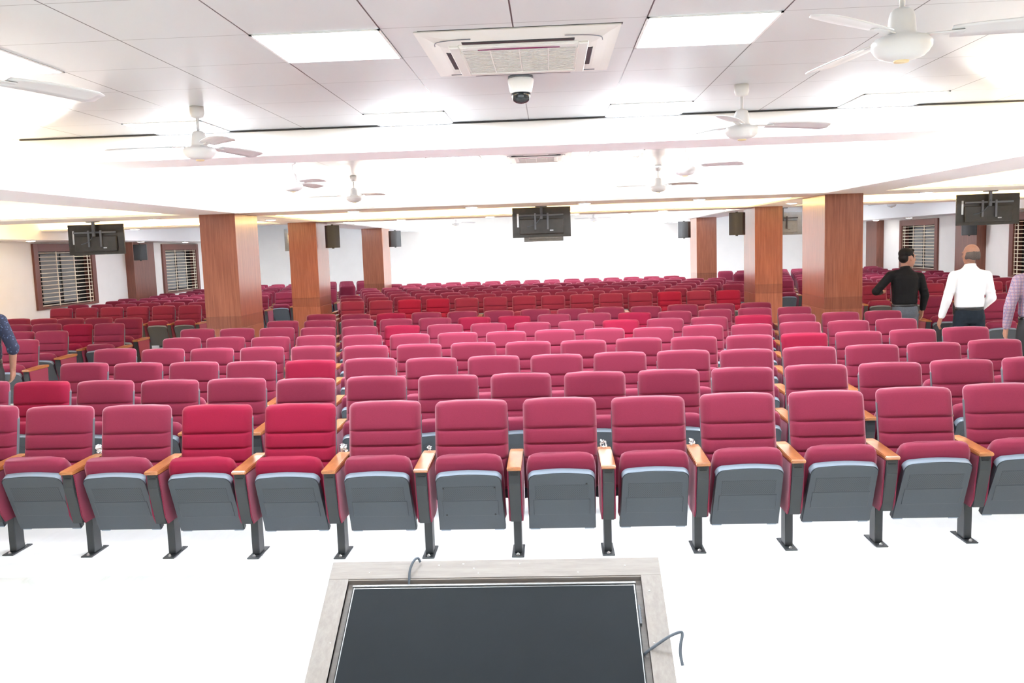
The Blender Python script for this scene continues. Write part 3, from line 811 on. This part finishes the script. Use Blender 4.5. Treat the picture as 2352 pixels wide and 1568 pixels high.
# ------------------------------------------------------------------ stage monitor in a plywood frame
def plane_frame(origin, slope):
    return Matrix.Translation(origin) @ Matrix.Rotation(slope, 4, 'X')
SL = math.radians(29.2)
MF = plane_frame((-.279, 3.625, .558), SL)       # local x across, -y runs down towards the stage, z is the surface normal
mon = empty('monitor_box', (-.279, 3.2, 0)); tag(mon, 'bare plywood box holding a tilted floor monitor in front of the first row', 'box')
def rel(o): 
    o.matrix_parent_inverse = Matrix.Translation((.279, -3.2, 0)); return o
LW, LL = .71, 1.06
def top_rail(b): box(b, -LW, LW, -.094, 0, -.02, 0, .001, 1, mtx=MF)
def bot_rail(b): box(b, -LW, LW, -LL, -LL + .10, -.02, 0, .001, 1, mtx=MF)
rel(make('top_rail', top_rail, M['ply'], mon)); rel(make('bottom_rail', bot_rail, M['ply'], mon))
for s in (-1, 1):
    rel(make('side_rail', lambda b: box(b, min(s * LW, s * (LW - .085)), max(s * LW, s * (LW - .085)), -LL + .10, -.094, -.02, 0, .001, 1, mtx=MF), M['ply2'], mon))
def skirt(b):
    # box body under the rails down to the floor: back, sides, and front
    c = math.cos(SL); sn = math.sin(SL); y1, z1 = 3.625 - .004, .558 - .03; y0 = 3.625 - LL * c + .012; z0 = .558 - LL * sn - .022
    for x in (-LW + .004, LW - .02):
        prism(b, [(y1, 0), (y1, z1), (y0, z0), (y0, 0)], 'X', -.279 + x, -.279 + x + .016)
    box(b, -.279 - LW + .02, -.279 + LW - .02, y1 - .016, y1, 0, z1)
    box(b, -.279 - LW + .02, -.279 + LW - .02, y0, y0 + .016, 0, z0)
rel(make('box_body', skirt, M['ply'], mon))
rel(make('recess_board', lambda b: box(b, -LW + .085, LW - .085, -LL + .05, -.094, -.046, -.030, mtx=MF), M['ply'], mon))
rel(make('recess_lip', lambda b: (box(b, -LW + .078, LW - .078, -.100, -.094, -.032, -.004, mtx=MF), box(b, -LW + .078, -LW + .085, -LL + .1, -.100, -.032, -.004, mtx=MF), box(b, LW - .085, LW - .078, -LL + .1, -.100, -.032, -.004, mtx=MF)), M['ply'], mon))
def knots(b):
    r = random.Random(4)
    for _ in range(16):
        if r.random() < .5: x, y = r.uniform(-.68, .68), r.uniform(-.09, -.015)
        else: x, y = r.choice((-1, 1)) * r.uniform(.64, .70), r.uniform(-.9, -.12)
        q = MF @ Vector((x, y, .0005)); s = r.uniform(.002, .0045)
        lathe(b, [(s, -.001), (s, .0012)], q.x, q.y, q.z, 7)
rel(make('paint_spots', knots, M['white'], mon))['label'] = 'small white paint flecks'
tv = empty('floor_monitor', (-.279, 3.2, 0)); tag(tv, 'large flat black screen lying tilted inside the plywood box', 'television')
def relt(o): o.matrix_parent_inverse = Matrix.Translation((.279, -3.2, 0)); return o
TW, TT, TB = .600, -.130, -.130 - .70
relt(make('screen', lambda b: box(b, -TW + .010, TW - .010, TB + .01, TT - .014, -.012, -.0035, mtx=MF), M['screen'], tv))
relt(make('casing', lambda b: box(b, -TW, TW, TB, TT, -.0295, -.006, .002, 1, mtx=MF), M['black'], tv))
def edge(b):
    box(b, -TW, TW, TT - .004, TT + .002, -.008, -.000, mtx=MF)
    for s in (-1, 1): box(b, s * (TW - .007) - .0016, s * (TW - .007) + .0016, TB + .01, TT - .01, -.0065, -.0025, mtx=MF)
    box(b, -TW + .006, TW - .006, TT - .0145, TT - .0125, -.0065, -.0025, mtx=MF)
relt(make('silver_trim', edge, M['film'], tv))['label'] = 'silver edge trim'
relt(make('port_block', lambda b: (box(b, TW, TW + .008, TT - .20, TT - .11, -.028, -.008, mtx=MF), [box(b, TW + .008, TW + .010, TT - .12 - .012 * k - .004, TT - .12 - .012 * k, -.026, -.010, mtx=MF) for k in range(6)] and None), M['shell'], tv))
def P(x, y, z): return MF @ Vector((x, y, z))
c1 = make('power_cable', lambda b: tube(b, spline([P(-.362, -.125, -.022), P(-.362, -.095, .002), P(-.360, -.06, .018), P(-.347, -.028, .032), P(-.332, -.008, .028), P(-.322, -.014, .010)], 8), .0055, 8), M['cable'], None, True)
tag(c1, 'short dark cable looping over the far rail of the plywood box', 'cable')
c2 = make('signal_cable', lambda b: tube(b, spline([P(.604, -.462, -.024), P(.615, -.458, -.012), P(.638, -.452, .008), P(.70, -.428, .04), P(.744, -.416, .052), P(.752, -.424, .045), P(.742, -.457, .03), P(.738, -.49, .015), P(.742, -.528, .0)], 8), .006, 8), M['cable'], None, True)
tag(c2, 'grey cable bending out over the right rail of the plywood box', 'cable')

# ------------------------------------------------------------------ people
SKIN = mat('skin', (.38, .185, .125), .55, noise=.04, scale=30)
SKIN2 = mat('skin_light', (.36, .175, .115), .5, noise=.04, scale=30)
HAIR = mat('black_hair', (.008, .006, .006), .6, spec=.25, noise=.4, scale=90)
HAIR2 = mat('greying_hair', (.075, .055, .045), .6, noise=.3, scale=120)
SHIRT_B = mat('black_shirt', (.007, .0065, .007), .7, spec=.2, noise=.2, scale=14, bump=.3)
SHIRT_W = mat('white_shirt', (.82, .82, .84), .7, bump=.2, noise=.01, scale=18)
TRS_G = mat('slate_trousers', (.075, .085, .105), .7, noise=.1, scale=60)
TRS_N = mat('navy_trousers', (.011, .017, .025), .8, spec=.2, noise=.1, scale=60)
TRS_K = mat('black_trousers', (.014, .014, .016), .7)
BELT = mat('black_belt', (.01, .01, .011), .3)
SHOE = mat('black_shoe', (.012, .011, .011), .3)
def check_mat():
    m, nt, bs = new_mat('checked_shirt'); N = nt.nodes.new; L = nt.links.new
    tc = N('ShaderNodeTexCoord'); sp = N('ShaderNodeSeparateXYZ'); L(tc.outputs['Object'], sp.inputs[0])
    cur = None
    base = (.34, .28, .34, 1)
    for ax, half, wid, col in (('Z', .018, .007, (.10, .12, .24, 1)), ('X', .016, .006, (.12, .13, .26, 1)), ('Z', .009, .0016, (.50, .20, .22, 1)), ('X', .008, .0014, (.5, .22, .22, 1))):
        p = N('ShaderNodeMath'); p.operation = 'PINGPONG'; p.inputs[1].default_value = half; L(sp.outputs[ax], p.inputs[0])
        c = N('ShaderNodeMath'); c.operation = 'LESS_THAN'; c.inputs[1].default_value = wid; L(p.outputs[0], c.inputs[0])
        f = N('ShaderNodeMath'); f.operation = 'MULTIPLY'; f.inputs[1].default_value = .65; L(c.outputs[0], f.inputs[0])
        mx = N('ShaderNodeMix'); mx.data_type = 'RGBA'; mx.inputs['B'].default_value = col
        if cur is None: mx.inputs['A'].default_value = base
        else: L(cur.outputs['Result'], mx.inputs['A'])
        L(f.outputs[0], mx.inputs['Factor']); cur = mx
    L(cur.outputs['Result'], bs.inputs['Base Color']); bs.inputs['Roughness'].default_value = .8
    return m
def floral_mat():
    m, nt, bs = new_mat('navy_floral_shirt'); N = nt.nodes.new; L = nt.links.new
    tc = N('ShaderNodeTexCoord'); v = N('ShaderNodeTexVoronoi'); v.inputs['Scale'].default_value = 42
    L(tc.outputs['Object'], v.inputs['Vector'])
    cr = N('ShaderNodeValToRGB'); e = cr.color_ramp.elements
    e[0].position = .0; e[0].color = (.30, .34, .42, 1); e[1].position = .34; e[1].color = (.018, .026, .06, 1)
    k = e.new(.2); k.color = (.06, .09, .2, 1)
    L(v.outputs['Distance'], cr.inputs[0]); L(cr.outputs[0], bs.inputs['Base Color']); bs.inputs['Roughness'].default_value = .8
    return m

def capsule(bm, p, q, r1, r2, n=12, flat=None):
    p, q = Vector(p), Vector(q); d = q - p; L = d.length
    if L < 1e-5: d = Vector((0, 0, 1)); L = 1e-5
    d.normalize(); a = d.cross(Vector((0, 1, 0)))
    if a.length < .1: a = d.cross(Vector((1, 0, 0)))
    a.normalize(); b = d.cross(a)
    rs = []
    for i in range(5):
        t = PI / 2 * i / 4 + .05; t = min(t, PI / 2)
        rs.append((p - d * r1 * math.cos(t), r1 * math.sin(t)))
    for i in range(5):
        t = PI / 2 * (4 - i) / 4 + .05; t = min(t, PI / 2)
        rs.append((q + d * r2 * math.cos(t), r2 * math.sin(t)))
    rings(bm, [[c + (a * math.cos(2 * PI * k / n) + b * math.sin(2 * PI * k / n)) * r for k in range(n)] for c, r in rs])
def ellip(bm, c, r, rot=None, n=16):
    t = bmesh.new(); bmesh.ops.create_uvsphere(t, u_segments=n, v_segments=n // 2 + 2, radius=1)
    m = Matrix.Translation(c) @ (rot or Matrix.Identity(4)) @ Matrix.Diagonal((*r, 1))
    merge(bm, t, m)
def loft(bm, sec, n=22):
    """sec: list of (cx, cy, z, rx, ry)"""
    rings(bm, [[(cx + rx * math.copysign(abs(math.cos(2 * PI * k / n)) ** .9, math.cos(2 * PI * k / n)), cy + ry * math.copysign(abs(math.sin(2 * PI * k / n)) ** .9, math.sin(2 * PI * k / n)), z) for k in range(n)] for cx, cy, z, rx, ry in sec])
def solid(name, fn, m, parent, voxel=.008, smooth=3):
    bm = bmesh.new(); fn(bm); me = finish(bm, name + '_raw')
    o = bpy.data.objects.new('tmp', me); COL.objects.link(o)
    r = o.modifiers.new('r', 'REMESH'); r.mode = 'VOXEL'; r.voxel_size = voxel
    s = o.modifiers.new('s', 'SMOOTH'); s.iterations = smooth; s.factor = .5
    bpy.context.view_layer.update()
    ev = o.evaluated_get(bpy.context.evaluated_depsgraph_get())
    out = bpy.data.meshes.new_from_object(ev); out.name = name
    bpy.data.objects.remove(o); bpy.data.meshes.remove(me)
    out.polygons.foreach_set('use_smooth', [True] * len(out.polygons)); out.materials.clear(); out.materials.append(m)
    r = bpy.data.objects.new(name, out); COL.objects.link(r); r.parent = parent
    return r

def hand(bm, wrist, dirv, side):
    """palm and five fingers hanging along dirv; side = +1 thumb towards +y (forward)"""
    w = Vector(wrist); d = Vector(dirv).normalized(); fwd = Vector((0, 1, 0)); fwd = (fwd - d * fwd.dot(d)).normalized(); nrm = d.cross(fwd)
    fl = [(.030, .070), (.010, .078), (-.010, .073), (-.028, .058)]
    for o_, _ in fl: capsule(bm, w + fwd * o_ * .6, w + d * .085 + fwd * o_, .016, .0125, 8)
    for o_, L in fl:
        a = w + d * .085 + fwd * o_; b_ = a + d * L * .5 + nrm * .008 * side; c = b_ + d * L * .42 + nrm * .024 * side
        capsule(bm, a, b_, .0100, .0090, 8); capsule(bm, b_, c, .0090, .0075, 8)
    t0 = w + d * .022 + fwd * .022; t1 = t0 + d * .032 + fwd * .028 + nrm * .01 * side; t2 = t1 + d * .030 + fwd * .006 + nrm * .012 * side
    capsule(bm, t0, t1, .014, .0105, 8); capsule(bm, t1, t2, .0105, .0085, 8)

def person(x, y, h, rz, label, J, shirt, trous, skin, hair, head_turn, bald=False, rolled=False, beard=False, hs=1.06, hx=0.0):
    """figure faces +y; J holds shoulder / elbow / wrist joints"""
    k = h / 1.72
    root = empty('person', (x, y, 0), rz); tag(root, label, 'person')
    def V(p): return Vector(p) * k
    sl, el, wl = map(V, J['L']); sr, er, wr = map(V, J['R'])
    hipz = .90 * k; hc = Vector((hx, .0, 1.600 * k)); kb = k; hk = k * hs; ht = Matrix.Rotation(head_turn, 4, 'Z')
    knees = J.get('knee', ((-.10, .06, .49), (.10, -.02, .49))); ank = J.get('ank', ((-.11, .10, .09), (.11, -.12, .10)))
    def body(b):
        loft(b, [(0, 0, hipz - .06 * k, .13 * k, .09 * k), (0, 0, 1.0 * k, .135 * k, .095 * k), (0, 0, 1.15 * k, .14 * k, .095 * k), (0, 0, 1.3 * k, .155 * k, .10 * k), (0, 0, 1.41 * k, .13 * k, .075 * k), (0, 0, 1.455 * k, .06 * k, .05 * k)])
        capsule(b, V((0, 0, 1.40)), V((0, .012, 1.53)), .058 * k, .052 * k)
        for s, e, w_ in ((sl, el, wl), (sr, er, wr)):
            capsule(b, s, e, .048 * k, .038 * k); capsule(b, e, w_, .040 * k, .026 * k)
            d = (w_ - e); hand(b, w_, d, 1 if w_.x < 0 else -1)
        for s, kn, an in ((-1, *map(V, (knees[0], ank[0]))), (1, *map(V, (knees[1], ank[1])))):
            capsule(b, V((s * .09, 0, .88)), kn, .078 * k, .052 * k); capsule(b, kn, an, .052 * k, .036 * k); capsule(b, an, an + Vector((0, .10, -.03)) * k, .034 * k, .028 * k)
        # head: skull, face, nose, jaw, ears, lips
        def H(p): return hc + ht @ (Vector(p) * hk)
        ellip(b, H((0, -.012, .025)), (.074 * hk, .092 * hk, .092 * hk), ht)
        ellip(b, H((0, .020, -.035)), (.060 * hk, .068 * hk, .075 * hk), ht)
        ellip(b, H((0, .050, -.083)), (.030 * hk, .030 * hk, .024 * hk), ht)
        capsule(b, H((0, .082, .012)), H((0, .106, -.022)), .009 * hk, .013 * hk, 8)
        ellip(b, H((0, .086, -.052)), (.022 * hk, .010 * hk, .007 * hk), ht); ellip(b, H((0, .083, -.064)), (.019 * hk, .010 * hk, .007 * hk), ht)
        for s in (-1, 1):
            ellip(b, H((s * .076, -.004, -.005)), (.010 * hk, .020 * hk, .031 * hk), ht)
            ellip(b, H((s * .03, .070, .026)), (.022 * hk, .014 * hk, .009 * hk), ht)
    solid('body', body, skin, root, .006, 2)
    def sh(b):
        loft(b, [(0, 0, .985 * k, .156 * k, .110 * k), (0, .005, 1.02 * k, .165 * k, .118 * k), (0, .005, 1.12 * k, .163 * k, .116 * k), (0, 0, 1.24 * k, .178 * k, .122 * k), (0, -.004, 1.33 * k, .180 * k, .116 * k), (0, -.004, 1.385 * k, .158 * k, .100 * k), (0, 0, 1.43 * k, .108 * k, .078 * k), (0, 0, 1.458 * k, .076 * k, .066 * k), (0, .004, 1.475 * k, .066 * k, .062 * k)])
        for s, e, w_ in ((sl, el, wl), (sr, er, wr)):
            inn = Vector((s.x * .5, s.y, s.z + .012 * k))
            capsule(b, inn, s, .070 * k, .060 * k); capsule(b, s, e, .062 * k, .054 * k)
            if rolled: capsule(b, e, e.lerp(w_, .10), .058 * k, .056 * k)
            else: capsule(b, e, e.lerp(w_, .92), .057 * k, .040 * k)
            if not rolled:
                m1 = s.lerp(e, .7); ellip(b, m1, (.062 * k, .066 * k, .03 * k))
    so = solid('shirt', sh, shirt, root, .009, 3)
    def collar(b):
        for zz, r in ((1.468, .070), (1.495, .064)): pass
        rs = []
        for (z, r) in ((1.45, .072), (1.487, .064), (1.490, .060), (1.455, .060)):
            rs.append([((r * math.cos(2 * PI * i / 20)) * k, (.006 + r * .95 * math.sin(2 * PI * i / 20)) * k, (z + .012 * -math.sin(2 * PI * i / 20)) * k) for i in range(20)])
        vs = [[b.verts.new(p) for p in r] for r in rs]
        for a in range(3):
            for i in range(20): b.faces.new((vs[a][i], vs[a][(i + 1) % 20], vs[a + 1][(i + 1) % 20], vs[a + 1][i]))
    make('collar', collar, shirt, so, True)
    def tr(b):
        loft(b, [(0, 0, .80 * k, .150 * k, .115 * k), (0, -.006, .86 * k, .168 * k, .128 * k), (0, -.004, .93 * k, .163 * k, .120 * k), (0, 0, .985 * k, .156 * k, .112 * k)])
        for s, kn, an in ((-1, *map(V, (knees[0], ank[0]))), (1, *map(V, (knees[1], ank[1])))):
            capsule(b, V((s * .082, -.005, .86)), kn, .098 * k, .074 * k); capsule(b, kn, an + Vector((0, 0, .01)), .074 * k, .060 * k)
            ellip(b, V((s * .07, -.06, .87)), (.075 * k, .065 * k, .08 * k))
    tro = solid('trousers', tr, trous, root, .010, 3)
    make('belt', lambda b: rings(b, [[(r * .166 * k * math.cos(2 * PI * i / 28), r * .121 * k * math.sin(2 * PI * i / 28), z * k) for i in range(28)] for z, r in ((.950, .97), (.954, 1.0), (.984, .99), (.988, .95))]), BELT, tro, True)
    for nm_, an in zip('lr', map(V, ank)):
        def shoe(b):
            ellip(b, an + Vector((0, .06, -.045)) * k, (.045 * k, .135 * k, .045 * k)); ellip(b, an + Vector((0, -.03, -.03)) * k, (.042 * k, .06 * k, .055 * k))
        solid('shoe', shoe, SHOE, root, .010, 2)
    def hr(b):
        def H(p): return hc + ht @ (Vector(p) * hk)
        if bald:
            for i in range(15):
                a = PI + PI * (i / 14) 
                ellip(b, H((.070 * math.cos(a), -.010 + .082 * math.sin(a) * 1.0, -.012 + .008 * math.sin(i))), (.016 * hk, .018 * hk, .042 * hk), ht, 10)
            ellip(b, H((0, -.048, .006)), (.069 * hk, .061 * hk, .066 * hk), ht)
        else:
            ellip(b, H((0, -.030, .058)), (.080 * hk, .088 * hk, .070 * hk), ht)
            ellip(b, H((0, -.060, .008)), (.070 * hk, .050 * hk, .064 * hk), ht)
            ellip(b, H((0, .030, .092)), (.058 * hk, .044 * hk, .026 * hk), ht)
            for s in (-1, 1): capsule(b, H((s * .072, .012, .04)), H((s * .072, .018, -.012)), .012 * hk, .006 * hk, 8)
            if beard:
                ellip(b, H((0, .056, -.092)), (.028 * hk, .024 * hk, .016 * hk), ht)
                for s in (-1, 1): capsule(b, H((s * .060, .020, -.06)), H((s * .030, .052, -.094)), .006 * hk, .009 * hk, 8)
    solid('hair', hr, hair, root, .007, 2)
    return root

person(4.72, 11.75, 1.70, 0, 'man in black shirt and grey trousers seen from behind, face turned right',
       dict(L=((-.195, 0, 1.375), (-.375, .02, 1.165), (-.24, .22, 1.14)), R=((.195, 0, 1.345), (.262, -.01, 1.10), (.262, .06, .90))), SHIRT_B, TRS_G, SKIN, HAIR, -1.25, beard=False, hs=1.13, hx=.03)
person(5.03, 10.62, 1.755, 0, 'bald man in white shirt and dark trousers seen from behind',
       dict(L=((-.185, 0, 1.355), (-.265, -.02, 1.09), (-.30, .05, .87)), R=((.19, 0, 1.35), (.238, -.03, 1.09), (.185, .16, .93))), SHIRT_W, TRS_N, SKIN2, HAIR2, .35, bald=True)
person(5.09, 9.3, 1.74, 0, 'person in blue and pink checked shirt cut off by the right edge',
       dict(L=((-.185, 0, 1.37), (-.275, -.02, 1.10), (-.262, .06, .87)), R=((.19, 0, 1.40), (.26, 0, 1.10), (.25, .06, .87))), check_mat(), TRS_K, SKIN, HAIR, .1)
person(-5.47, 8.0, 1.72, .1, 'person in dark floral shirt cut off by the left edge, forearm bare',
       dict(L=((-.19, 0, 1.40), (-.27, 0, 1.11), (-.26, .06, .87)), R=((.19, 0, 1.365), (.285, 0, 1.10), (.235, .06, .885))), floral_mat(), TRS_K, SKIN, HAIR, .1, rolled=True)

# ------------------------------------------------------------------ world and render look
w = bpy.data.worlds.new('world'); SC.world = w; w.use_nodes = True
w.node_tree.nodes['Background'].inputs[0].default_value = (.02, .022, .03, 1); w.node_tree.nodes['Background'].inputs[1].default_value = 1
SC.view_settings.view_transform = 'Standard'; SC.view_settings.look = 'None'; SC.view_settings.gamma = 1
SC.view_settings.use_curve_mapping = False
SC.view_settings.exposure = 1.53
cy = SC.cycles
cy.use_adaptive_sampling = True; cy.adaptive_threshold = .03; cy.max_bounces = 6; cy.diffuse_bounces = 5; cy.glossy_bounces = 3; cy.transmission_bounces = 2
cy.sample_clamp_indirect = 6; cy.caustics_reflective = False; cy.caustics_refractive = False
cy.use_denoising = True
